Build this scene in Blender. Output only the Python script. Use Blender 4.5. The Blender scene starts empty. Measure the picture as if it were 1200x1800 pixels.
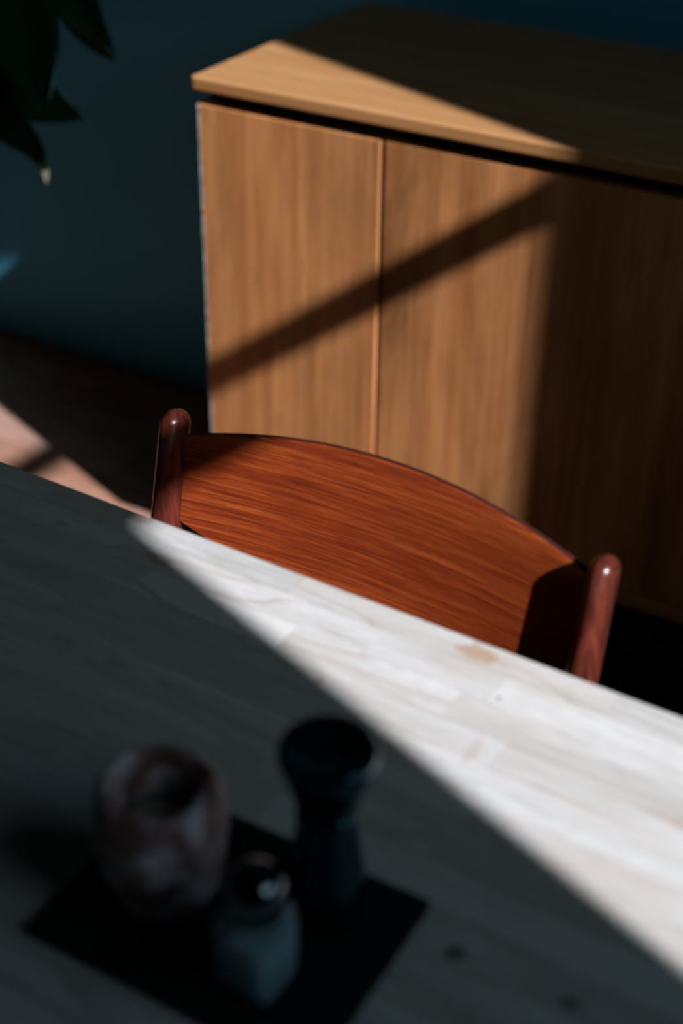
import bpy, bmesh, math, random
from mathutils import Vector, Matrix, noise

random.seed(7)
scene = bpy.context.scene
C = scene.collection

# ------------------------------------------------------------------ camera
PITCH, ROLL, YAW, CAM_Z, F_PX = 0.57848, 0.01296, 0.52464, 1.32844, 2511.22
cam_data = bpy.data.cameras.new('camera')
cam_data.sensor_fit = 'VERTICAL'
cam_data.sensor_height = 36.0
cam_data.sensor_width = 24.0
cam_data.lens = F_PX / 1800.0 * 36.0
cam_data.clip_start = 0.02
cam_data.dof.use_dof = True
cam_data.dof.focus_distance = 1.25
cam_data.dof.aperture_fstop = 3.0
cam = bpy.data.objects.new('camera', cam_data)
C.objects.link(cam)
fw = Vector((-math.sin(YAW) * math.cos(PITCH), math.cos(YAW) * math.cos(PITCH), -math.sin(PITCH)))
rt = Vector((math.cos(YAW), math.sin(YAW), 0))
up = rt.cross(fw)
r2 = rt * math.cos(ROLL) + up * math.sin(ROLL)
u2 = -rt * math.sin(ROLL) + up * math.cos(ROLL)
m = Matrix.Identity(4)
for i in range(3):
    m[i][0], m[i][1], m[i][2] = r2[i], u2[i], -fw[i]
m[2][3] = CAM_Z
cam.matrix_world = m
scene.camera = cam

# ------------------------------------------------------------------ sky, sun, exposure
SUN_AZ = math.radians(159.6)           # direction in which the light travels
SUN_SLOPE = 0.757                      # drop per metre along x
h = Vector((math.cos(SUN_AZ), math.sin(SUN_AZ), 0))
travel = Vector((h.x, h.y, -SUN_SLOPE * abs(h.x))).normalized()
ELEV = math.asin(-travel.z)
sun_data = bpy.data.lights.new('sun', 'SUN')
sun_data.energy = 7.6
sun_data.angle = math.radians(0.65)
sun_data.color = (0.985, 0.985, 1.0)
sun = bpy.data.objects.new('sun', sun_data)
sun.rotation_euler = travel.to_track_quat('-Z', 'Y').to_euler()
sun.location = (6, -3, 6)
C.objects.link(sun)

world = bpy.data.worlds.new('sky')
scene.world = world
world.use_nodes = True
wn = world.node_tree
wn.nodes.clear()
w_out = wn.nodes.new('ShaderNodeOutputWorld')
w_bg = wn.nodes.new('ShaderNodeBackground')
w_sky = wn.nodes.new('ShaderNodeTexSky')
w_sky.sky_type = 'NISHITA'
w_sky.sun_disc = False
w_sky.sun_elevation = ELEV
w_sky.sun_rotation = math.atan2(-h.x, -h.y)
w_sky.air_density = 1.0
w_sky.dust_density = 0.3
w_sky.ozone_density = 3.0
w_bg.inputs['Strength'].default_value = 0.37
w_tint = wn.nodes.new('ShaderNodeMix')      # a deep clear blue
w_tint.data_type = 'RGBA'
w_tint.blend_type = 'MULTIPLY'
w_tint.inputs[0].default_value = 1.0
w_tint.inputs[7].default_value = (0.93, 0.97, 0.68, 1)
wn.links.new(w_sky.outputs[0], w_tint.inputs[6])
wn.links.new(w_tint.outputs[2], w_bg.inputs['Color'])
wn.links.new(w_bg.outputs[0], w_out.inputs['Surface'])

vs = scene.view_settings
vs.view_transform = 'Standard'
vs.look = 'None'
vs.exposure = 0.0
vs.gamma = 1.0
vs.use_curve_mapping = False
scene.cycles.use_denoising = True
scene.cycles.max_bounces = 8
scene.cycles.diffuse_bounces = 2


# ------------------------------------------------------------------ material helpers
class NT:
    def __init__(self, name):
        self.m = bpy.data.materials.new(name)
        self.m.use_nodes = True
        self.t = self.m.node_tree
        self.t.nodes.clear()
        self.out = self.n('OutputMaterial')
        self.b = self.n('BsdfPrincipled')
        self.l(self.b.outputs[0], self.out.inputs[0])

    def n(self, kind, **kw):
        nd = self.t.nodes.new('ShaderNode' + kind)
        for k, v in kw.items():
            setattr(nd, k, v)
        return nd

    def l(self, a, b):
        self.t.links.new(a, b)

    def math(self, op, a, b=None, clamp=False):
        nd = self.n('Math', operation=op, use_clamp=clamp)
        for i, v in enumerate((a, b)):
            if v is None:
                continue
            if isinstance(v, (int, float)):
                nd.inputs[i].default_value = v
            else:
                self.l(v, nd.inputs[i])
        return nd.outputs[0]

    def mix(self, fac, a, b):
        nd = self.n('Mix', data_type='RGBA')
        for i, v in ((0, fac), (6, a), (7, b)):
            if isinstance(v, (int, float)):
                nd.inputs[i].default_value = v
            elif isinstance(v, tuple):
                nd.inputs[i].default_value = (*v, 1)
            else:
                self.l(v, nd.inputs[i])
        return nd.outputs[2]

    def ramp(self, fac, stops):
        nd = self.n('ValToRGB')
        e = nd.color_ramp.elements
        while len(e) < len(stops):
            e.new(0.5)
        for el, (p, c) in zip(e, stops):
            el.position = p
            el.color = (*c, 1) if isinstance(c, tuple) else (c, c, c, 1)
        self.l(fac, nd.inputs[0])
        return nd.outputs[0]

    def noise(self, vec, scale, detail=4, rough=0.55, dist=0.0):
        nd = self.n('TexNoise')
        nd.inputs['Scale'].default_value = scale
        nd.inputs['Detail'].default_value = detail
        nd.inputs['Roughness'].default_value = rough
        nd.inputs['Distortion'].default_value = dist
        self.l(vec, nd.inputs['Vector'])
        return nd.outputs[0]

    def coords(self, scale, random_offset=True, rot=(0, 0, 0), uv=False):
        tc = self.n('TexCoord')
        mp = self.n('Mapping')
        mp.inputs['Scale'].default_value = scale
        mp.inputs['Rotation'].default_value = rot
        self.l(tc.outputs['UV' if uv else 'Object'], mp.inputs['Vector'])
        if not random_offset:
            return mp.outputs[0]
        oi = self.n('ObjectInfo')
        va = self.n('VectorMath', operation='ADD')
        self.l(mp.outputs[0], va.inputs[0])
        r = self.math('MULTIPLY', oi.outputs['Random'], 173.0)
        self.l(r, va.inputs[1])
        return va.outputs[0]

    def bump(self, hgt, strength, dist=0.001):
        b = self.n('Bump')
        b.inputs['Strength'].default_value = strength
        b.inputs['Distance'].default_value = dist
        self.l(hgt, b.inputs['Height'])
        self.l(b.outputs[0], self.b.inputs['Normal'])

    def set(self, **kw):
        for k, v in kw.items():
            i = self.b.inputs[k.replace('_', ' ')]
            if hasattr(v, 'is_linked') or hasattr(v, 'links'):
                self.l(v, i)
            elif isinstance(v, tuple) and len(v) == 3:
                i.default_value = (*v, 1)
            else:
                i.default_value = v
        return self


def simple(name, col, rough=0.5, var=0.15, scale=30, metal=0.0, bump=0.05, spec=0.5):
    t = NT(name)
    v = t.coords((1, 1, 1))
    n = t.noise(v, scale)
    c = t.mix(n, tuple(x * (1 - var) for x in col), tuple(min(1, x * (1 + var)) for x in col))
    t.set(Base_Color=c, Roughness=rough, Metallic=metal)
    t.b.inputs['Specular IOR Level'].default_value = spec
    if bump:
        t.bump(n, bump)
    return t.m


def wood(name, dark, mid, light, stretch, fine, broad, rough=0.45, pore=0.5, contour=0.25,
         per_piece=0.0, spec=0.4, bump=0.12, spread=0.20, wa=0.55, rot=(0, 0, 0), pore_col=None, extra=None, uv=False):
    """stretch: (sx, sy, sz) frequency multipliers; the grain runs along the smallest one."""
    t = NT(name)
    v = t.coords(stretch, rot=rot, uv=uv)
    a = t.noise(v, broad, 3, 0.5, 0.3)
    b = t.noise(v, fine, 6, 0.65, 0.15)
    rings = t.math('FRACT', t.math('MULTIPLY', t.noise(v, broad * 0.55, 1.5, 0.4, 0.5), 9.0))
    rings = t.math('ABSOLUTE', t.math('SUBTRACT', rings, 0.5))
    x = t.math('ADD', t.math('MULTIPLY', a, wa), t.math('MULTIPLY', b, 1 - wa))
    x = t.math('ADD', x, t.math('MULTIPLY', t.math('SUBTRACT', rings, 0.25), contour))
    col = t.ramp(x, [(0.50 - spread, dark), (0.50, mid), (0.50 + spread, light)])
    p = t.noise(v, fine * 2.6, 4, 0.7)
    pm = t.ramp(p, [(0.52, 0.0), (0.66, 1.0)])
    col = t.mix(t.math('MULTIPLY', pm, pore), col, pore_col or tuple(c * 0.45 for c in dark))
    if per_piece:
        oi = t.n('ObjectInfo')
        hsv = t.n('HueSaturation')
        val = t.math('ADD', 1.0 - per_piece * 0.6, t.math('MULTIPLY', oi.outputs['Random'], per_piece))
        t.l(val, hsv.inputs['Value'])
        r2_ = t.math('FRACT', t.math('MULTIPLY', oi.outputs['Random'], 37.7))
        t.l(t.math('ADD', 0.75, t.math('MULTIPLY', r2_, 0.5)), hsv.inputs['Saturation'])
        t.l(col, hsv.inputs['Color'])
        col = hsv.outputs[0]
    if extra:
        col = extra(t, col)
    t.set(Base_Color=col)
    t.set(Roughness=t.math('ADD', rough - 0.08, t.math('MULTIPLY', b, 0.16)))
    t.b.inputs['Specular IOR Level'].default_value = spec
    t.bump(t.math('SUBTRACT', b, t.math('MULTIPLY', pm, 0.6)), bump, 0.0006)
    return t.m


# ------------------------------------------------------------------ mesh helpers
def mesh(name, verts, faces, mat=None, parent=None, smooth=False, bevel=0.0, segs=2, loc=None):
    me = bpy.data.meshes.new(name)
    me.from_pydata([tuple(v) for v in verts], [], faces)
    me.validate()
    bm = bmesh.new()
    bm.from_mesh(me)
    bmesh.ops.recalc_face_normals(bm, faces=bm.faces)
    bm.to_mesh(me)
    bm.free()
    if mat:
        me.materials.append(mat)
    return link(name, me, parent, smooth, bevel, segs, loc)


def link(name, me, parent=None, smooth=False, bevel=0.0, segs=2, loc=None):
    o = bpy.data.objects.new(name, me)
    C.objects.link(o)
    if smooth:
        for p in me.polygons:
            p.use_smooth = True
    if bevel:
        b = o.modifiers.new('bevel', 'BEVEL')
        b.width = bevel
        b.segments = segs
        b.limit_method = 'ANGLE'
        b.angle_limit = math.radians(40)
        b.harden_normals = False
        for p in me.polygons:
            p.use_smooth = True
        sm = o.modifiers.new('wn', 'WEIGHTED_NORMAL')
        sm.keep_sharp = False
    if parent:
        o.parent = parent
    if loc:
        o.location = loc
    return o


BOXF = [(0, 3, 2, 1), (4, 5, 6, 7), (0, 1, 5, 4), (1, 2, 6, 5), (2, 3, 7, 6), (3, 0, 4, 7)]


def boxv(x0, x1, y0, y1, z0, z1):
    return [(x0, y0, z0), (x1, y0, z0), (x1, y1, z0), (x0, y1, z0),
            (x0, y0, z1), (x1, y0, z1), (x1, y1, z1), (x0, y1, z1)]


def box(name, lo, hi, mat, parent=None, bevel=0.0, segs=2, center=True):
    """A box between two corners (in the parent's frame), with its origin at its own centre."""
    c = [(a + b) / 2 for a, b in zip(lo, hi)] if center else [0, 0, 0]
    v = boxv(lo[0] - c[0], hi[0] - c[0], lo[1] - c[1], hi[1] - c[1], lo[2] - c[2], hi[2] - c[2])
    return mesh(name, v, BOXF, mat, parent, bevel=bevel, segs=segs, loc=c)


def boxes(name, lst, mat, parent=None):
    vs_, fs = [], []
    for b in lst:
        k = len(vs_)
        vs_ += boxv(*b)
        fs += [tuple(i + k for i in f) for f in BOXF]
    return mesh(name, vs_, fs, mat, parent)


def lathe(name, prof, mat, parent=None, n=48, loc=None, wobble=None):
    vs_, fs = [], []
    rings = []
    for (r, z) in prof:
        if r < 1e-6:
            rings.append([len(vs_)])
            vs_.append((0, 0, z))
        else:
            rings.append(list(range(len(vs_), len(vs_) + n)))
            for k in range(n):
                a = 2 * math.pi * k / n
                p = Vector((r * math.cos(a), r * math.sin(a), z))
                if wobble:
                    p = wobble(p)
                vs_.append(tuple(p))
    for A, B in zip(rings, rings[1:]):
        for k in range(n):
            k2 = (k + 1) % n
            if len(A) == 1 and len(B) == 1:
                continue
            if len(A) == 1:
                fs.append((A[0], B[k], B[k2]))
            elif len(B) == 1:
                fs.append((A[k], A[k2], B[0]))
            else:
                fs.append((A[k], A[k2], B[k2], B[k]))
    return mesh(name, vs_, fs, mat, parent, smooth=True, loc=loc)


def sweep(name, path, mat, parent=None, n=20, cap_round=True):
    """path: list of (point, radius_x, radius_y); ovals lie in the plane across the path."""
    vs_, fs = [], []
    for i, (p, rx, ry) in enumerate(path):
        a = Vector(path[max(i - 1, 0)][0])
        b = Vector(path[min(i + 1, len(path) - 1)][0])
        d = (b - a).normalized()
        ex = Vector((1, 0, 0))
        if abs(d.x) > 0.9:
            ex = Vector((0, 1, 0))
        ex = (ex - d * ex.dot(d)).normalized()
        ey = d.cross(ex)
        for k in range(n):
            t = 2 * math.pi * k / n
            vs_.append(tuple(Vector(p) + ex * rx * math.cos(t) + ey * ry * math.sin(t)))
    for i in range(len(path) - 1):
        for k in range(n):
            k2 = (k + 1) % n
            fs.append((i * n + k, i * n + k2, (i + 1) * n + k2, (i + 1) * n + k))
    fs.append(tuple(range(n)))
    fs.append(tuple(range((len(path) - 1) * n, len(path) * n)))
    return mesh(name, vs_, fs, mat, parent, smooth=True)


def thing(name, label, cat, loc=(0, 0, 0), rotz=0.0, group=None):
    o = bpy.data.objects.new(name, None)
    o.empty_display_size = 0.1
    C.objects.link(o)
    o.location = loc
    o.rotation_euler = (0, 0, rotz)
    return tag(o, label, cat, group)


def tag(o, label, cat, group=None):
    o['label'] = label
    o['category'] = cat
    if group:
        o['group'] = group
    return o


def struct(o, label=None):
    o['kind'] = 'structure'
    if label:
        o['label'] = label
    return o


# ------------------------------------------------------------------ materials
M_WALL = simple('wall_paint', (0.075, 0.32, 0.47), 0.75, 0.05, 8, bump=0.03, spec=0.2)
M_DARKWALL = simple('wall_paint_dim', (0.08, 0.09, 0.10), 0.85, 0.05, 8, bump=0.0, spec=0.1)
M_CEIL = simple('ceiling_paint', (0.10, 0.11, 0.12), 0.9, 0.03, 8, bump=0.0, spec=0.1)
M_FRAME = simple('window_paint', (0.35, 0.36, 0.37), 0.5, 0.04, 20, spec=0.3)
M_FLOOR = wood('floor_wood', (0.29, 0.135, 0.090), (0.46, 0.235, 0.165), (0.58, 0.33, 0.25), (1.2, 9, 9),
               6, 2.2, rough=0.32, pore=0.25, contour=0.2, per_piece=0.35)


def mottle(t, col):
    n = t.noise(t.coords((1, 1, 0.35)), 6.0, 5, 0.65, 0.6)
    n2 = t.noise(t.coords((20, 20, 0.9)), 2.0, 6, 0.7)
    k = t.math('ADD', t.math('MULTIPLY', n, 1.25), t.math('MULTIPLY', n2, 0.55))
    f = t.ramp(t.math('MULTIPLY', k, 0.55), [(0.34, 0.50), (0.46, 0.90), (0.60, 1.25)])
    mx = t.n('Mix', data_type='RGBA', blend_type='MULTIPLY')
    mx.inputs[0].default_value = 1.0
    t.l(col, mx.inputs[6])
    t.l(f, mx.inputs[7])
    return mx.outputs[2]


M_CAB = wood('cabinet_teak', (0.32, 0.112, 0.038), (0.48, 0.203, 0.076), (0.63, 0.295, 0.125), (17, 17, 0.7),
             3.0, 1.1, rough=0.5, pore=0.25, contour=0.04, spec=0.25, extra=mottle)
M_CABTOP = wood('cabinet_top_teak', (0.40, 0.19, 0.075), (0.49, 0.25, 0.105), (0.56, 0.31, 0.145), (1.0, 18, 18),
                5.0, 1.6, rough=0.42, pore=0.15, contour=0.08, spec=0.3)
M_CABEDGE = wood('cabinet_edge_teak', (0.30, 0.13, 0.045), (0.42, 0.20, 0.075), (0.52, 0.27, 0.115), (1.0, 18, 40),
                 5.0, 1.6, rough=0.5, pore=0.2, contour=0.08, spec=0.25)
M_CHAIR = wood('chair_teak', (0.12, 0.014, 0.004), (0.265, 0.041, 0.009), (0.45, 0.098, 0.020), (1.8, 85, 85),
               9.0, 1.0, rough=0.42, pore=0.7, contour=0.06, spec=0.35, bump=0.35, spread=0.14, wa=0.32, uv=True, pore_col=(0.05, 0.010, 0.005))
M_POST = wood('chair_post_rosewood', (0.030, 0.008, 0.006), (0.095, 0.019, 0.012), (0.15, 0.032, 0.019), (60, 60, 3.5),
              3.0, 0.9, rough=0.28, pore=0.45, contour=0.35, spec=0.5, bump=0.1)
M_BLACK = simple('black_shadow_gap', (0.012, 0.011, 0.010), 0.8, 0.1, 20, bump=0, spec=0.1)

YT, TYAW, TZ = 0.68825, -0.02268, 0.74
CT, ST = math.cos(TYAW), math.sin(TYAW)


def tw(x, y):
    """table frame to world"""
    return Vector((x * CT - y * ST, YT + x * ST + y * CT, TZ))


STAINS = [  # table-frame x, y, radius x, radius y, colour, strength
    (-0.2885, -0.0148, 0.0135, 0.0075, (0.42, 0.25, 0.15), 0.7),
    (-0.2572, -0.047, 0.0022, 0.0018, (0.35, 0.22, 0.15), 0.7),
    (-0.2691, -0.0166, 0.005, 0.0012, (0.40, 0.26, 0.18), 0.6),
    (-0.2490, -0.098, 0.0045, 0.013, (0.46, 0.36, 0.29), 0.45),
    (-0.1869, -0.2382, 0.007, 0.005, (0.10, 0.08, 0.06), 0.8),
    (-0.1245, -0.2359, 0.007, 0.004, (0.10, 0.08, 0.06), 0.7),
    (-0.3615, -0.0924, 0.0022, 0.0018, (0.28, 0.18, 0.12), 0.7),
    (-0.5269, -0.1495, 0.010, 0.004, (0.22, 0.15, 0.10), 0.35),
    (-0.4833, -0.1498, 0.009, 0.004, (0.22, 0.15, 0.10), 0.3),
    (-0.6202, -0.0441, 0.006, 0.003, (0.22, 0.15, 0.10), 0.4),
    (-0.5990, -0.0250, 0.004, 0.002, (0.25, 0.16, 0.11), 0.35),
    (-0.5760, -0.0080, 0.014, 0.005, (0.36, 0.22, 0.14), 0.55),
    (-0.5300, -0.0420, 0.012, 0.006, (0.36, 0.24, 0.16), 0.5),
]


def stains(t, col):
    g = t.n('NewGeometry')
    nz = t.n('TexNoise')
    nz.inputs['Scale'].default_value = 140
    t.l(g.outputs['Position'], nz.inputs['Vector'])
    wob = t.math('MULTIPLY', t.math('SUBTRACT', nz.outputs[0], 0.5), 1.3)
    for (x, y, rx, ry, c, s) in STAINS:
        p = tw(x, y)
        sb = t.n('VectorMath', operation='SUBTRACT')
        t.l(g.outputs['Position'], sb.inputs[0])
        sb.inputs[1].default_value = p
        ml = t.n('VectorMath', operation='MULTIPLY')
        t.l(sb.outputs[0], ml.inputs[0])
        ml.inputs[1].default_value = (1 / rx, 1 / ry, 0)
        ln = t.n('VectorMath', operation='LENGTH')
        t.l(ml.outputs[0], ln.inputs[0])
        d = t.math('ADD', ln.outputs['Value'], wob)
        mr = t.n('MapRange')
        t.l(d, mr.inputs[0])
        mr.inputs[1].default_value = 1.15
        mr.inputs[2].default_value = 0.75
        mr.inputs[3].default_value = 0.0
        mr.inputs[4].default_value = s
        col = t.mix(mr.outputs[0], col, c)
    return col


def beech(t, col):
    # growth-ring lines on some staves, warm patches, then the stains
    oi = t.n('ObjectInfo')
    r = t.math('FRACT', t.math('MULTIPLY', oi.outputs['Random'], 91.3))
    on = t.math('GREATER_THAN', r, 0.45)
    v = t.coords((2.6, 24, 24))
    q = t.math('FRACT', t.math('MULTIPLY', t.noise(v, 0.9, 1.2, 0.4, 0.3), 8.0))
    ln = t.ramp(q, [(0.0, 1.0), (0.10, 0.25), (0.35, 0.0)])
    col = t.mix(t.math('MULTIPLY', t.math('MULTIPLY', ln, on), 0.75), col, (0.40, 0.31, 0.25))
    w = t.noise(t.coords((3, 10, 10)), 2.0, 4, 0.6)
    col = t.mix(t.ramp(w, [(0.48, 0.0), (0.72, 0.6)]), col, (0.52, 0.45, 0.40))
    return stains(t, col)


M_TABLE = wood('beech_block', (0.47, 0.45, 0.435), (0.605, 0.60, 0.605), (0.71, 0.715, 0.735), (2.2, 26, 26),
               13.0, 1.3, rough=0.42, pore=0.4, contour=0.10, per_piece=0.17, spec=0.35, bump=0.2, spread=0.15,
               pore_col=(0.40, 0.33, 0.28), extra=beech)


def lines(t, col):
    v = t.coords((2.4, 16, 16), rot=(0, 0, 0.10))
    q = t.math('FRACT', t.math('MULTIPLY', t.noise(v, 0.8, 0.6, 0.3, 0.2), 11.0))
    ln = t.ramp(q, [(0.0, 1.0), (0.08, 0.8), (0.20, 0.0)])
    return t.mix(t.math('MULTIPLY', ln, 0.7), col, (0.30, 0.24, 0.20))


M_PALE = wood('beech_block_pale', (0.60, 0.58, 0.56), (0.70, 0.69, 0.69), (0.76, 0.76, 0.77), (2.0, 20, 20),
              7.0, 1.0, rough=0.42, pore=0.1, contour=0.10, spec=0.35, bump=0.1, pore_col=(0.4, 0.32, 0.25), extra=lines)
M_TLEG = simple('table_leg_wood', (0.5, 0.38, 0.27), 0.5, 0.12, 25)

# ------------------------------------------------------------------ room shell
XR, XL, YB, YF, ZC = 0.90, -3.2, 2.060, -2.6, 2.65
FZ = -0.045          # finished floor level
XE = XR + 0.12       # the window wall is not quite square to the room
# clear opening of the window (limits where the daylight falls)
WY0, WY1, WZ0, WZ1 = 0.1185, 0.9556, 1.40, 2.408
FR = 0.055
T = 0.14

floor = struct(box('floor', (XL - T, YF - T, -0.15), (XE + T, YB + T, FZ - 0.012), M_BLACK), 'reddish wooden plank floor')
pw = 0.105
row = 0
yy = YF
while yy < YB - 0.001:
    y1 = min(yy + pw, YB)
    xx = XL - random.uniform(0, 0.9)
    while xx < XE:
        x1 = xx + random.choice((0.9, 1.1, 1.3))
        a, b = max(xx, XL), min(x1, XE)
        if b - a > 0.02:
            o = box('floor_plank', (a + 0.0006, yy + 0.0006, FZ - 0.012), (b - 0.0006, y1 - 0.0006, FZ + random.uniform(-0.0006, 0)),
                    M_FLOOR, bevel=0.0)
            o.parent = floor
            o.location = Vector(o.location) - Vector(floor.location)
        xx = x1
    yy = y1

struct(box('wall_back', (XL - T, YB, FZ), (XE + T, YB + T, ZC), M_WALL), 'dim blue-grey painted wall behind the cabinet')
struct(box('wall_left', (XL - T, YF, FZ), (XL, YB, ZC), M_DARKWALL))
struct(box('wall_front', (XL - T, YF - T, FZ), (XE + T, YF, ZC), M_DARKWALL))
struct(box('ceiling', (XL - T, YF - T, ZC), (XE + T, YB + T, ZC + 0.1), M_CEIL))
oy0, oy1, oz0, oz1 = WY0 - FR, WY1 + FR, WZ0 - FR, WZ1 + FR
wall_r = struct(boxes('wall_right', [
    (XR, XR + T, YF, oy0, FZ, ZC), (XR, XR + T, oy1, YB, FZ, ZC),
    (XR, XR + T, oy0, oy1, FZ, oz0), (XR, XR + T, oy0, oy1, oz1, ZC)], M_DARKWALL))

# the window: frame, transom bar, two panes
win = bpy.data.objects.new('window_1', None)
C.objects.link(win)
win.location = (XR + 0.05, (WY0 + WY1) / 2, WZ0)
struct(win, 'tall window with a crossbar')


def wbox(name, x0, x1, y0, y1, z0, z1, mat, bevel=0.003):
    L = win.location
    return box(name, (x0 - L.x, y0 - L.y, z0 - L.z), (x1 - L.x, y1 - L.y, z1 - L.z), mat, win, bevel)


fx0, fx1 = XR + 0.02, XR + 0.08
wbox('window_jamb', fx0, fx1, oy0, WY0, oz0, oz1, M_FRAME)
wbox('window_jamb', fx0, fx1, WY1, oy1, oz0, oz1, M_FRAME)
wbox('window_head', fx0, fx1, WY0, WY1, WZ1, oz1, M_FRAME)
wbox('window_sill', fx0, fx1, WY0, WY1, oz0, WZ0, M_FRAME)
BZ = 0.5415 + (XR + 0.05 + 0.8417) * SUN_SLOPE
wbox('crossbar', XR + 0.032, XR + 0.068, WY0, WY1, BZ - 0.014, BZ + 0.028, M_FRAME)
gm = bpy.data.materials.new('window_glass')
gm.use_nodes = True
gt = gm.node_tree
gt.nodes.clear()
go = gt.nodes.new('ShaderNodeOutputMaterial')
gx = gt.nodes.new('ShaderNodeMixShader')
gtr = gt.nodes.new('ShaderNodeBsdfTransparent')
ggl = gt.nodes.new('ShaderNodeBsdfGlossy')
ggl.inputs['Roughness'].default_value = 0.02
gx.inputs[0].default_value = 0.04
gt.links.new(gtr.outputs[0], gx.inputs[1])
gt.links.new(ggl.outputs[0], gx.inputs[2])
gt.links.new(gx.outputs[0], go.inputs[0])
wbox('pane', XR + 0.048, XR + 0.052, WY0, WY1, WZ0, BZ - 0.014, gm, 0)
wbox('pane', XR + 0.048, XR + 0.052, WY0, WY1, BZ + 0.028, WZ1, gm, 0)
# daylight portal in the opening (helps sample the sky, gives no light of its own)
pd = bpy.data.lights.new('sky_portal', 'AREA')
pd.shape = 'RECTANGLE'
pd.size, pd.size_y = WZ1 - WZ0, WY1 - WY0
pd.cycles.is_portal = True
po = bpy.data.objects.new('sky_portal', pd)
C.objects.link(po)
po.location = (XR + 0.10, (WY0 + WY1) / 2, (WZ0 + WZ1) / 2)
po.rotation_euler = Vector((-1, 0, 0)).to_track_quat('-Z', 'Y').to_euler()
pd.size, pd.size_y = WY1 - WY0, WZ1 - WZ0
# turn the window wall by about three degrees
bpy.context.view_layer.update()
piv = Matrix.Translation((XR + 0.05, (WY0 + WY1) / 2, 0))
turn = piv @ Matrix.Rotation(math.radians(-3.1), 4, 'Z') @ piv.inverted()
for o in (wall_r, win, po):
    o.matrix_world = turn @ o.matrix_world

# ------------------------------------------------------------------ cabinet
CY, CX, CZ, CD, CTH = 1.53169, -1.12482, 0.77891, 0.47035, 0.0190
CXR = 0.62
cab = thing('sideboard_cabinet', 'large teak sideboard with overhanging top against the wall, crossed by a diagonal shadow',
            'cabinet', ((CX + CXR) / 2, CY + CD / 2, 0))


def cbox(name, x0, x1, y0, y1, z0, z1, mat, bevel=0.0, segs=2, parent=None):
    L = cab.location
    lo, hi = (x0 - L.x, y0 - L.y, z0), (x1 - L.x, y1 - L.y, z1)
    return box(name, lo, hi, mat, cab, bevel, segs)


ctop = cbox('cabinet_top', CX, CXR, CY, CY + CD, CZ - CTH, CZ, M_CABTOP, 0.0032, 3)
cbox('front_lipping', CX + 0.004, CXR - 0.004, CY - 0.0006, CY + 0.004, CZ - CTH + 0.0025, CZ - 0.0028, M_CABEDGE, 0.0005)
DZ, BZ0 = 0.7395, 0.1694
SX = -0.841
dl = CX + 0.0085
cbox('carcass', CX + 0.020, CXR - 0.010, CY + 0.034, CY + CD - 0.012, BZ0 + 0.012, DZ + 0.002, M_CAB)
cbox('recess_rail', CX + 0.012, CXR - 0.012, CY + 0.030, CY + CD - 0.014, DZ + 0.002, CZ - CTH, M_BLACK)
cbox('side_panel', CX + 0.0022, CX + 0.020, CY + 0.0085, CY + CD - 0.010, BZ0, DZ + 0.001, M_CAB, 0.001)
# worn pale edge of the side panel: a ragged strip of chipped veneer
et = NT('chipped_edge')
ev = et.coords((1, 1, 0.8))
en = et.noise(ev, 55, 4, 0.6)
ecol = et.ramp(en, [(0.34, (0.12, 0.12, 0.10)), (0.42, (0.15, 0.18, 0.175)), (0.56, (0.30, 0.35, 0.34)), (0.64, (0.14, 0.10, 0.07))])
et.set(Base_Color=ecol, Roughness=0.6)
et.bump(en, 0.4, 0.002)
ev_, ef_ = [], []
NS = 90
for i in range(NS + 1):
    z = BZ0 + (DZ - BZ0) * i / NS
    w1 = 0.0006 * noise.noise(Vector((0, 0, z * 55))) + 0.0006 * noise.noise(Vector((3, 0, z * 160)))
    w2 = 0.0012 * noise.noise(Vector((7, 0, z * 40))) + 0.0008 * noise.noise(Vector((9, 0, z * 130)))
    L = cab.location
    x0, x1 = CX + 0.0028 + w1 - L.x, dl - 0.001 + w2 - L.x
    y0, y1 = CY + 0.0042 - L.y, CY + 0.0115 - L.y
    k = len(ev_)
    ev_ += [(x0, y1, z), (x0, y0 + 0.001, z), (x1, y0, z), (x1, y1, z)]
    if i:
        for a in range(4):
            b = (a + 1) % 4
            ef_.append((k - 4 + a, k - 4 + b, k + b, k + a))
ef_ += [(0, 1, 2, 3), (k, k + 1, k + 2, k + 3)]
mesh('worn_edge', ev_, ef_, et.m, cab, smooth=True)
cbox('front_panel', dl - 0.0005, SX, CY + 0.0045, CY + 0.0145, BZ0 + 0.020, DZ, M_CAB, 0.0004, 1)
xs = [SX + 0.0062, -0.355, 0.13, CXR - 0.012]
for a, b in zip(xs, xs[1:]):
    d = cbox('sliding_door', a, b - 0.002, CY + 0.0092, CY + 0.019, BZ0 + 0.020, DZ, M_CAB, 0.0004, 1)
cbox('bottom_rail', CX + 0.0022, CXR - 0.010, CY + 0.0045, CY + 0.034, BZ0, BZ0 + 0.019, M_CABEDGE, 0.001)
cbox('plinth', CX + 0.006, CXR - 0.03, CY + 0.030, CY + CD - 0.03, FZ, BZ0, M_BLACK, 0.001)

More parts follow.
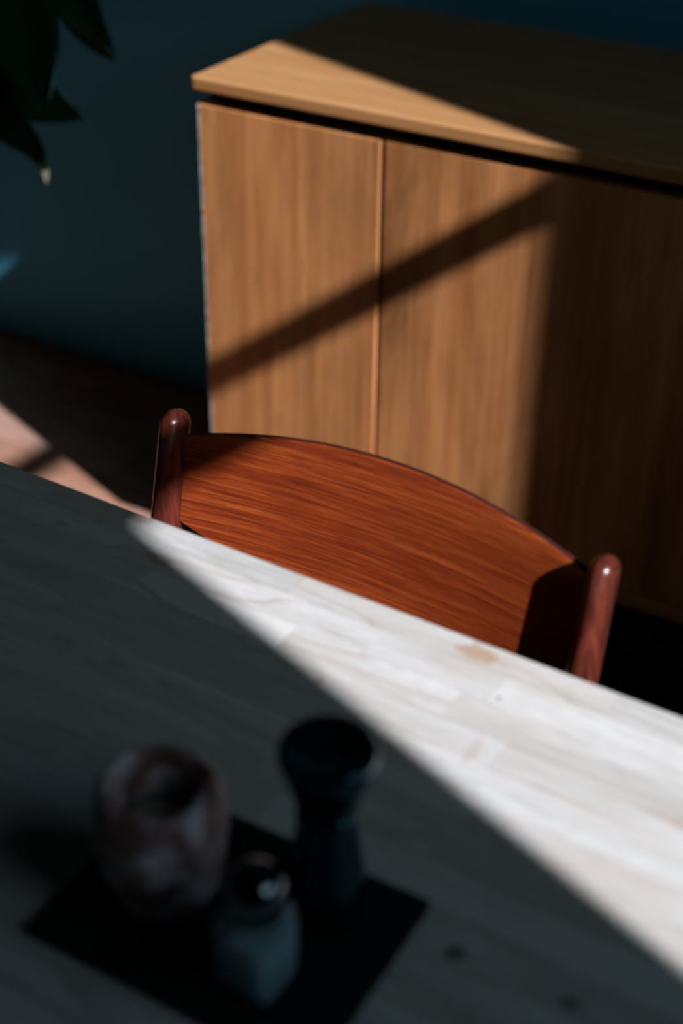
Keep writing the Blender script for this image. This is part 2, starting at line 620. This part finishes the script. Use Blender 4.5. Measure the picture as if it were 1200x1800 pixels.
# ------------------------------------------------------------------ table
TX0, TX1, TD, TTH = -1.25, 0.52, 0.864, 0.030
table = thing('dining_table', 'pale butcher-block dining table with a sunlit far edge', 'table', tw(0, 0) - Vector((0, 0, TZ)), TYAW)
SW = 0.027
joints = {0: [-1.02, -0.86, -0.655, -0.4295, -0.195, 0.06, 0.30],
          1: [-1.10, -0.80, -0.582, -0.352, -0.262, -0.05, 0.22],
          2: [-1.00, -0.76, -0.527, -0.405, -0.28, -0.095, 0.15, 0.36],
          3: [-1.05, -0.88, -0.64, -0.425, -0.235, 0.02, 0.27]}
nrows = int(round(TD / SW))
for r in range(nrows):
    if r in joints:
        js = joints[r]
    else:
        js, x = [], TX0 + random.uniform(0.08, 0.26)
        while x < TX1 - 0.08:
            js.append(x)
            x += random.uniform(0.15, 0.32)
    ed = [TX0] + js + [TX1]
    y1, y0 = -r * SW, -(r + 1) * SW
    for a, b in zip(ed, ed[1:]):
        pale = (r == 2 and abs(a + 0.527) < 0.01) or (r > 4 and random.random() < 0.03)
        mt = M_PALE if pale else M_TABLE
        dz = random.uniform(-0.00005, 0.00005)
        x0, x1 = a + 0.00006, b - 0.00006
        ya, yb = y0 + 0.00006, y1 - 0.00006
        cx, cy, cz = (x0 + x1) / 2, (ya + yb) / 2, TZ - TTH / 2
        ha, hb, hc = (x1 - x0) / 2, (yb - ya) / 2, TTH / 2
        if r == 0:      # rounded far edge
            prof = [(-hb, -hc), (hb - 0.003, -hc), (hb, -hc + 0.003)]
            for q in range(7):
                t_ = math.pi / 2 * q / 6
                prof.append((hb - 0.004 + 0.004 * math.cos(t_), hc - 0.004 + 0.004 * math.sin(t_)))
            prof.append((-hb, hc))
            n = len(prof)
            vv = [(-ha, p, q) for p, q in prof] + [(ha, p, q) for p, q in prof]
            ff = [tuple(range(n)), tuple(range(n, 2 * n))] + [(i, (i + 1) % n, n + (i + 1) % n, n + i) for i in range(n)]
            mesh('stave', vv, ff, mt, table, loc=(cx, cy, cz + dz))
        else:
            e = 0.00012
            vv = boxv(-ha, ha, -hb, hb, -hc, hc - e) + [(-ha + e, -hb + e, hc), (ha - e, -hb + e, hc), (ha - e, hb - e, hc), (-ha + e, hb - e, hc)]
            ff = [(0, 3, 2, 1), (0, 1, 5, 4), (1, 2, 6, 5), (2, 3, 7, 6), (3, 0, 4, 7),
                  (4, 5, 9, 8), (5, 6, 10, 9), (6, 7, 11, 10), (7, 4, 8, 11), (8, 9, 10, 11)]
            mesh('stave', vv, ff, mt, table, loc=(cx, cy, cz + dz))
for lx in (TX0 + 0.09, TX1 - 0.09):
    for ly in (-0.09, -TD + 0.09):
        box('leg', (lx - 0.03, ly - 0.03, FZ), (lx + 0.03, ly + 0.03, TZ - TTH - 0.0003), M_TLEG, table, 0.004)
box('apron', (TX0 + 0.12, -0.10, TZ - 0.10), (TX1 - 0.12, -0.08, TZ - TTH - 0.0003), M_TLEG, table, 0.001)
box('apron', (TX0 + 0.12, -TD + 0.08, TZ - 0.10), (TX1 - 0.12, -TD + 0.10, TZ - TTH - 0.0003), M_TLEG, table, 0.001)

# ------------------------------------------------------------------ chair
LP, RP = Vector((-0.6153, 0.7954, 0)), Vector((-0.2441, 0.7829, 0))
mid = (LP + RP) / 2
HA = (RP - LP).length / 2
chair = thing('dining_chair', 'reddish teak dining chair with curved veneer backrest pushed up to the table', 'chair',
              (mid.x, mid.y, 0), math.atan2(RP.y - LP.y, RP.x - LP.x))
LEAN, CURV = 0.22, 0.021
lv = Vector((0, LEAN, 1)).normalized()


def post_path(sx):
    top, pts = 0.7725, []
    RX, RY = 0.0105, 0.0150
    base = Vector((sx * HA, 0, 0.76))
    # rounded tip
    for q in range(9):
        a = math.pi / 2 * q / 8
        k = max(math.sin(a), 0.02)
        hgt = (0.0122) * math.cos(a)
        p = base + lv * (hgt / lv.z)
        pts.append((p, RX * k, RY * k))
    for z in (0.74, 0.70, 0.65, 0.58, 0.52):
        pts.append((base + lv * ((z - 0.76) / lv.z), RX + 0.004 * (0.76 - z) / 0.24, RY + 0.003 * (0.76 - z) / 0.24))
    yk = pts[-1][0].y
    for z, dy, s in ((0.46, 0.000, 1.0), (0.42, 0.004, 1.05), (0.36, 0.016, 1.02), (0.22, 0.058, 0.92), (0.10, 0.096, 0.82), (FZ, 0.134, 0.74)):
        pts.append((Vector((sx * HA, yk - 0.012 + dy, z)), 0.0145 * s, 0.018 * s))
    return pts


for sx in (-1, 1):
    sweep('back_post', post_path(sx), M_POST, chair, 28)

# curved veneer backrest
NU, NV = 60, 14
THK = 0.0088


def bp(u, v):
    return Vector((u * HA, CURV * (1 - u * u), 0.76)) + lv * v


vtop = lambda u: 0.0135 - 0.0245 * u * u
vbot = lambda u: -0.122 + 0.0432 * u * u
UE = 0.965
# closed cross-section (front face, rounded top edge, back face, rounded bottom) swept along u
vv, ff = [], []
cs = 0
for i in range(NU + 1):
    u = -UE + 2 * UE * i / NU
    tan = Vector((HA, -2 * CURV * u, 0)).normalized()
    nb = Vector((-tan.y, tan.x, 0))          # backwards
    nb = (nb - lv * nb.dot(lv)).normalized()
    a, b = vbot(u), vtop(u)
    ring = []
    e = 0.0014
    for j in range(NV + 1):
        t_ = j / NV
        ring.append(bp(u, a + e + (b - a - 2 * e) * t_))
    ring.append(bp(u, b - e * 0.3) + nb * e * 0.3)
    ring.append(bp(u, b) + nb * e)
    ring.append(bp(u, b) + nb * (THK - e))
    ring.append(bp(u, b - e) + nb * THK)
    ring.append(bp(u, a + e) + nb * THK)
    ring.append(bp(u, a) + nb * (THK - e))
    ring.append(bp(u, a) + nb * e)
    cs = len(ring)
    vv += ring
for i in range(NU):
    for j in range(cs):
        j2 = (j + 1) % cs
        ff.append((i * cs + j, i * cs + j2, (i + 1) * cs + j2, (i + 1) * cs + j))
ff.append(tuple(range(cs)))
ff.append(tuple(range(NU * cs, NU * cs + cs)))
bk = mesh('backrest', vv, ff, M_CHAIR, chair, smooth=True)
M_DARKEDGE = wood('backrest_dark_edge', (0.030, 0.008, 0.006), (0.060, 0.014, 0.010), (0.11, 0.030, 0.02), (3, 60, 60), 6.0, 1.0, rough=0.5, pore=0.3,
             contour=0.05, spec=0.3)
bk.data.materials.append(M_DARKEDGE)  # darker tone for the top and bottom edge faces
uvl = bk.data.uv_layers.new(name='grain')
for lp in bk.data.loops:
    p = bk.data.vertices[lp.vertex_index].co
    uvl.data[lp.index].uv = (p.x + 0.3, (p - Vector((p.x, CURV * (1 - (p.x / HA) ** 2), 0.76))).dot(lv) + 0.2)
for f in bk.data.polygons:
    if f.index < NU * cs and f.index % cs in (NV + 2, NV + 3, NV + 6):
        f.material_index = 1
es = bk.modifiers.new('edge', 'EDGE_SPLIT')
es.split_angle = math.radians(35)

# seat, rails and front legs (under the table)
seat_m = simple('black_seat_cover', (0.02, 0.02, 0.022), 0.55, 0.2, 120, bump=0.2)
sv = []
NSX = 10


def seat_pt(u, v, z):
    w = 0.205 + 0.03 * v
    return (u * w, -0.055 - 0.40 * v + 0.02 * (u * u) * (v - 0.5), z)


svv, sff = [], []
for k, (z, ins) in enumerate(((0.425, 0.02), (0.430, 0.0), (0.448, 0.0), (0.456, 0.02), (0.461, 0.10), (0.463, 0.5))):
    per = []
    for (u, v) in [(-1 + 2 * i / NSX, 0) for i in range(NSX)] + [(1, i / NSX) for i in range(NSX)] + \
                  [(1 - 2 * i / NSX, 1) for i in range(NSX)] + [(-1, 1 - i / NSX) for i in range(NSX)]:
        uu, vv2 = u * (1 - ins), 0.5 + (v - 0.5) * (1 - ins)
        svv.append(seat_pt(uu, vv2, z))
n = 4 * NSX
for k in range(5):
    for i in range(n):
        sff.append((k * n + i, k * n + (i + 1) % n, (k + 1) * n + (i + 1) % n, (k + 1) * n + i))
sff += [tuple(range(n)), tuple(range(5 * n, 6 * n))]
mesh('seat', svv, sff, seat_m, chair, smooth=True)
for sx in (-1, 1):
    sweep('front_leg', [((sx * 0.212, -0.41, 0.424), 0.017, 0.017), ((sx * 0.213, -0.412, 0.30), 0.016, 0.016),
                        ((sx * 0.216, -0.418, FZ), 0.011, 0.011)], M_POST, chair, 16)
    sweep('side_rail', [((sx * 0.188, -0.06, 0.395), 0.010, 0.020), ((sx * 0.210, -0.40, 0.395), 0.010, 0.020)], M_POST, chair, 14)
sweep('front_rail', [((-0.205, -0.41, 0.40), 0.010, 0.020), ((0.205, -0.41, 0.40), 0.010, 0.020)], M_POST, chair, 14)
sweep('rear_rail', [((-0.185, -0.070, 0.40), 0.010, 0.018), ((0.185, -0.070, 0.40), 0.010, 0.018)], M_POST, chair, 14)

# ------------------------------------------------------------------ slate tray and what stands on it
slate = simple('dark_slate', (0.010, 0.012, 0.013), 0.62, 0.3, 60, bump=0.25, spec=0.15)
TRZ = 0.0062
t0 = box('slate_tray', (-0.086, -0.061, 0), (0.086, 0.061, TRZ), slate, None, 0.0012)
t0.location = (-0.3020, 0.4120, TZ + TRZ / 2 + 0.0001)
t0.rotation_euler = (0, 0, math.radians(0.5))
tag(t0, 'black rectangular slate tray on the near side of the table', 'tray')
TOP = TZ + TRZ + 0.0002

# pepper mill
mill_m = simple('black_gloss_lacquer', (0.003, 0.005, 0.007), 0.07, 0.2, 40, bump=0.0, spec=0.5)
for nd in mill_m.node_tree.nodes:
    if nd.type == 'BSDF_PRINCIPLED':
        nd.inputs['Specular Tint'].default_value = (0.22, 0.70, 1.0, 1)  # reflections coloured blue here, in place of a bluer sky
        nd.inputs['IOR'].default_value = 1.9
mill = thing('pepper_mill', 'glossy black waisted pepper mill with a dished top', 'pepper mill', (-0.2615, 0.4415, TOP))
lathe('mill_body', [(0, 0), (0.0196, 0), (0.0206, 0.0015), (0.0207, 0.018), (0.0202, 0.026), (0.0187, 0.038), (0.0170, 0.050),
                    (0.0160, 0.060), (0.0158, 0.068), (0.0160, 0.0748), (0, 0.0748)], mill_m, mill, 56)
lathe('mill_cap', [(0, 0.0750), (0.0160, 0.0750), (0.0168, 0.080), (0.0188, 0.088), (0.0220, 0.0965), (0.0240, 0.1025), (0.0248, 0.107),
                   (0.0245, 0.1105), (0.0234, 0.1120), (0.0216, 0.1114), (0.0170, 0.1085), (0.010, 0.1062), (0, 0.1054)], mill_m, mill, 56)

# salt-rock candle holder
st = NT('pink_salt_rock')
sv_ = st.coords((1, 1, 1))
s1 = st.noise(sv_, 42, 4, 0.6, 0.6)
s2 = st.noise(sv_, 120, 3, 0.6)
scol = st.ramp(s1, [(0.38, (0.24, 0.12, 0.11)), (0.48, (0.40, 0.27, 0.27)), (0.56, (0.62, 0.54, 0.60)), (0.66, (0.82, 0.80, 0.88))])
st.set(Base_Color=scol, Roughness=st.math('ADD', 0.25, st.math('MULTIPLY', s2, 0.35)))
st.b.inputs['Subsurface Weight'].default_value = 0.25
st.b.inputs['Subsurface Radius'].default_value = (0.012, 0.006, 0.004)
st.b.inputs['Subsurface Scale'].default_value = 0.5
st.bump(s1, 0.5, 0.004)


def rock(p):
    q = Vector((p.x, p.y, p.z))
    rr = math.hypot(p.x, p.y)
    k = 1 + 0.05 * noise.noise(q * 26) + 0.035 * noise.noise(q * 60 + Vector((5, 1, 2)))
    if rr < 0.024:
        k = 1 + 0.015 * noise.noise(q * 40)
    return Vector((p.x * k, p.y * k, p.z + 0.0018 * noise.noise(q * 45 + Vector((2, 2, 9))) * (1 if p.z > 0.004 else 0)))


prof = [(0, 0), (0.020, 0), (0.0248, 0.001), (0.0275, 0.006), (0.0310, 0.016), (0.0338, 0.028), (0.0352, 0.040), (0.0352, 0.052),
        (0.0342, 0.062), (0.0328, 0.070), (0.0308, 0.0745), (0.0280, 0.0768), (0.0250, 0.0765), (0.0230, 0.0745), (0.0218, 0.070),
        (0.0214, 0.060), (0.0212, 0.042), (0.0205, 0.0375), (0, 0.037)]
holder = lathe('candle_holder', prof, st.m, None, 72, loc=(-0.3415, 0.4085, TOP), wobble=rock)
tag(holder, 'rough pink salt-rock candle holder standing on the slate tray', 'candle holder')
alu = simple('candle_cup_metal', (0.12, 0.11, 0.10), 0.55, 0.1, 40, metal=0.9)
wax = simple('candle_wax', (0.45, 0.40, 0.34), 0.5, 0.05, 40)
wick_m = simple('candle_wick', (0.03, 0.025, 0.02), 0.9, 0.1, 40)
tl = thing('tealight', 'small tealight sunk in the hollow of the salt-rock holder', 'candle', (-0.3415, 0.4085, TOP + 0.0374))
lathe('metal_cup', [(0, 0), (0.0185, 0), (0.0188, 0.0005), (0.0190, 0.013), (0.0186, 0.013), (0.0183, 0.001), (0, 0.001)], alu, tl, 40)
lathe('wax', [(0, 0.0012), (0.0180, 0.0012), (0.0182, 0.010), (0.0160, 0.0095), (0, 0.0092)], wax, tl, 40)
lathe('wick', [(0, 0.0094), (0.0008, 0.0094), (0.0007, 0.0150), (0, 0.0153)], wick_m, tl, 10)

# salt shaker: square glass jar with rounded shoulders, salt inside, metal cap
SHX, SHY, SHR = -0.2675, 0.3850, math.radians(-2)
shaker = thing('salt_shaker', 'small square glass salt shaker with a dark metal cap', 'salt shaker', (SHX, SHY, TOP), SHR)


def sq_loft(name, levels, mat, parent, n=40):
    """levels: (half width, corner power, z); superellipse sections"""
    vs_, fs = [], []
    for (hw, pw_, z) in levels:
        for k in range(n):
            a = 2 * math.pi * (k + 0.5) / n
            c, s = math.cos(a), math.sin(a)
            rr = (abs(c) ** pw_ + abs(s) ** pw_) ** (-1 / pw_)
            vs_.append((hw * rr * c, hw * rr * s, z))
    for i in range(len(levels) - 1):
        for k in range(n):
            k2 = (k + 1) % n
            fs.append((i * n + k, i * n + k2, (i + 1) * n + k2, (i + 1) * n + k))
    fs += [tuple(range(n)), tuple(range((len(levels) - 1) * n, len(levels) * n))]
    return mesh(name, vs_, fs, mat, parent, smooth=True)


gl = NT('jar_glass')
gl.set(Base_Color=(0.62, 0.88, 0.98), Roughness=0.04, IOR=1.45)  # blue of the skylight is put into the glass tint
gl.b.inputs['Transmission Weight'].default_value = 1.0
gn = gl.noise(gl.coords((1, 1, 1)), 60, 2)
gl.bump(gn, 0.05)
sq_loft('glass_jar', [(0.0146, 12, 0), (0.0153, 12, 0.0008), (0.0156, 14, 0.003), (0.0158, 14, 0.040), (0.0155, 10, 0.045), (0.0144, 5, 0.0495),
                      (0.0130, 2.6, 0.0525), (0.0120, 2, 0.055), (0.0120, 2, 0.058)], gl.m, shaker)
salt = simple('sky_tinted_salt', (0.72, 0.86, 0.93), 0.8, 0.08, 200, bump=0.2)  # white salt, coloured bluish to stand for skylight falling on it
sq_loft('salt', [(0.0125, 7, 0.0022), (0.0135, 8, 0.0032), (0.0138, 8, 0.036), (0.0134, 8, 0.0375), (0.006, 3, 0.0385)], salt, shaker)
capm = simple('dark_chrome', (0.16, 0.20, 0.23), 0.10, 0.05, 40, metal=1.0, bump=0.0)
lathe('metal_cap', [(0, 0.0515), (0.0146, 0.0515), (0.0153, 0.0522), (0.0153, 0.0640), (0.0150, 0.0655), (0.0137, 0.0700), (0.0106, 0.0740),
                    (0.006, 0.0760), (0, 0.0765)], capm, shaker, 48)

# ------------------------------------------------------------------ plant beside the cabinet
lt = NT('dark_leaf')
lvx = lt.coords((1, 1, 1))
ln_ = lt.noise(lvx, 14, 3)
lt.set(Base_Color=lt.mix(ln_, (0.010, 0.032, 0.012), (0.022, 0.060, 0.020)), Roughness=0.24)
lt.b.inputs['Specular IOR Level'].default_value = 0.7
lt.b.inputs['Specular Tint'].default_value = (0.35, 0.8, 1.0, 1)  # blue skylight sheen painted into the leaf's reflections
lt.bump(lt.noise(lvx, 60, 3), 0.15, 0.002)
dry = simple('dry_leaf_tip', (0.46, 0.43, 0.34), 0.7, 0.2, 90)
stem_m = simple('plant_stem', (0.03, 0.07, 0.025), 0.5, 0.2, 40)
soil_m = simple('potting_soil', (0.03, 0.02, 0.014), 0.95, 0.4, 120, bump=0.6)
pot_m = simple('terracotta_pot', (0.20, 0.19, 0.18), 0.7, 0.08, 25)
PX, PY = -2.06, 1.60
plant = thing('potted_plant', 'dark leafy house plant left of the teak cabinet, leaves drooping into view', 'plant', (PX, PY, FZ))
lathe('pot', [(0, 0), (0.105, 0), (0.11, 0.004), (0.145, 0.27), (0.150, 0.275), (0.150, 0.30), (0.138, 0.30), (0.133, 0.268), (0, 0.262)],
      pot_m, plant, 40)
lathe('soil', [(0, 0.263), (0.130, 0.269), (0.128, 0.275), (0, 0.280)], soil_m, plant, 32)
P0 = Vector((PX, PY, FZ))


def bez(p, t):
    p = [Vector(q) for q in p]
    while len(p) > 1:
        p = [a.lerp(b, t) for a, b in zip(p, p[1:])]
    return p[0]


def leaf(pts, width, side, fold=0.25, wave=0.0, tip=False, prof=None, n=22):
    """pts: world-space spine control points; side: direction across the blade"""
    vs_, fs = [], []
    side = Vector(side)
    across = (-1.0, -0.66, -0.33, 0.0, 0.33, 0.66, 1.0)
    for i in range(n + 1):
        t_ = i / n
        p = bez(pts, t_)
        d = (bez(pts, min(1, t_ + 0.02)) - bez(pts, max(0, t_ - 0.02))).normalized()
        s = (side - d * side.dot(d)).normalized()
        nn = d.cross(s)
        w = width * (prof(t_) if prof else (math.sin(math.pi * (0.06 + 0.94 * t_ ** 0.85)) ** 0.75) * (1 - 0.25 * t_))
        w = max(w, 0.0006)
        for a in across:
            q = p + s * (a * w) + nn * (fold * abs(a) * w + wave * w * math.sin(7 * t_ + a * 2.0) * abs(a))
            vs_.append(tuple(q - P0))
    k = len(across)
    for i in range(n):
        for j in range(k - 1):
            fs.append((i * k + j, i * k + j + 1, (i + 1) * k + j + 1, (i + 1) * k + j))
    o = mesh('leaf', vs_, fs, lt.m, plant, smooth=True)
    if tip:
        o.data.materials.append(dry)
        for f in o.data.polygons:
            if f.index // (k - 1) >= n - 2:
                f.material_index = 1
    so = o.modifiers.new('thick', 'SOLIDIFY')
    so.thickness = 0.0009
    # stem from the soil to the base of the blade
    b = Vector(pts[0])
    root = P0 + Vector((random.uniform(-0.05, 0.05), random.uniform(-0.05, 0.05), 0.27))
    rise = Vector((root.x * 0.6 + b.x * 0.4, root.y * 0.6 + b.y * 0.4, b.z + 0.22))
    path = [(bez([root, root + Vector((0, 0, 0.3)), rise, b], q / 14) - P0, 0.0032 - 0.0012 * q / 14, 0.0032 - 0.0012 * q / 14) for q in range(15)]
    sweep('leaf_stem', path, stem_m, plant, 8)
    return o


RV = (0.862, 0.507, 0.0)
broad = lambda q: (math.sin(math.pi * min(1.0, 0.05 + 0.95 * q) ** 1.25) ** 0.8) * (1 - 0.1 * q)
leaf([(-1.560, 1.655, 0.905), (-1.500, 1.600, 0.850), (-1.436, 1.560, 0.775), (-1.378, 1.524, 0.690)], 0.062, RV, 0.22, 0.05, prof=broad)
leaf([(-1.575, 1.725, 0.905), (-1.500, 1.710, 0.845), (-1.455, 1.705, 0.780), (-1.400, 1.715, 0.724)], 0.036, RV, 0.35, 0.10, prof=broad)
leaf([(-1.565, 1.738, 0.890), (-1.500, 1.724, 0.825), (-1.465, 1.720, 0.755), (-1.405, 1.722, 0.711)], 0.030, (0.8, 0.5, 0.3), 0.3, 0.12, prof=broad)
leaf([(-1.640, 1.552, 0.715), (-1.560, 1.585, 0.700), (-1.490, 1.620, 0.672), (-1.417, 1.6515, 0.637)], 0.043, (0.1, 0.35, 0.9), 0.25, 0.12, prof=broad)
leaf([(-1.625, 1.555, 0.665), (-1.540, 1.590, 0.645), (-1.432, 1.590, 0.628), (-1.425, 1.564, 0.562)], 0.031, (0.25, 0.30, 0.9), 0.30, 0.20, tip=True)
leaf([(-1.62, 1.60, 0.900), (-1.58, 1.58, 0.85), (-1.545, 1.575, 0.78), (-1.515, 1.56, 0.70)], 0.050, RV, 0.25, prof=broad)
for (bx, by, bz, tx, ty, tz) in ((-1.9, 1.45, 0.95, -1.75, 1.25, 0.75), (-2.2, 1.7, 1.0, -2.45, 1.75, 0.8), (-2.15, 1.5, 0.95, -2.35, 1.3, 0.7),
                                 (-1.85, 1.75, 1.05, -1.68, 1.80, 0.95), (-2.05, 1.55, 1.1, -2.0, 1.35, 1.05)):
    leaf([(bx, by, bz), (bx * 0.7 + tx * 0.3, by * 0.7 + ty * 0.3, bz + 0.03), (bx * 0.3 + tx * 0.7, by * 0.3 + ty * 0.7, tz * 0.6 + bz * 0.4), (tx, ty, tz)],
         0.05, Vector((ty - by, bx - tx, 0)), 0.2)
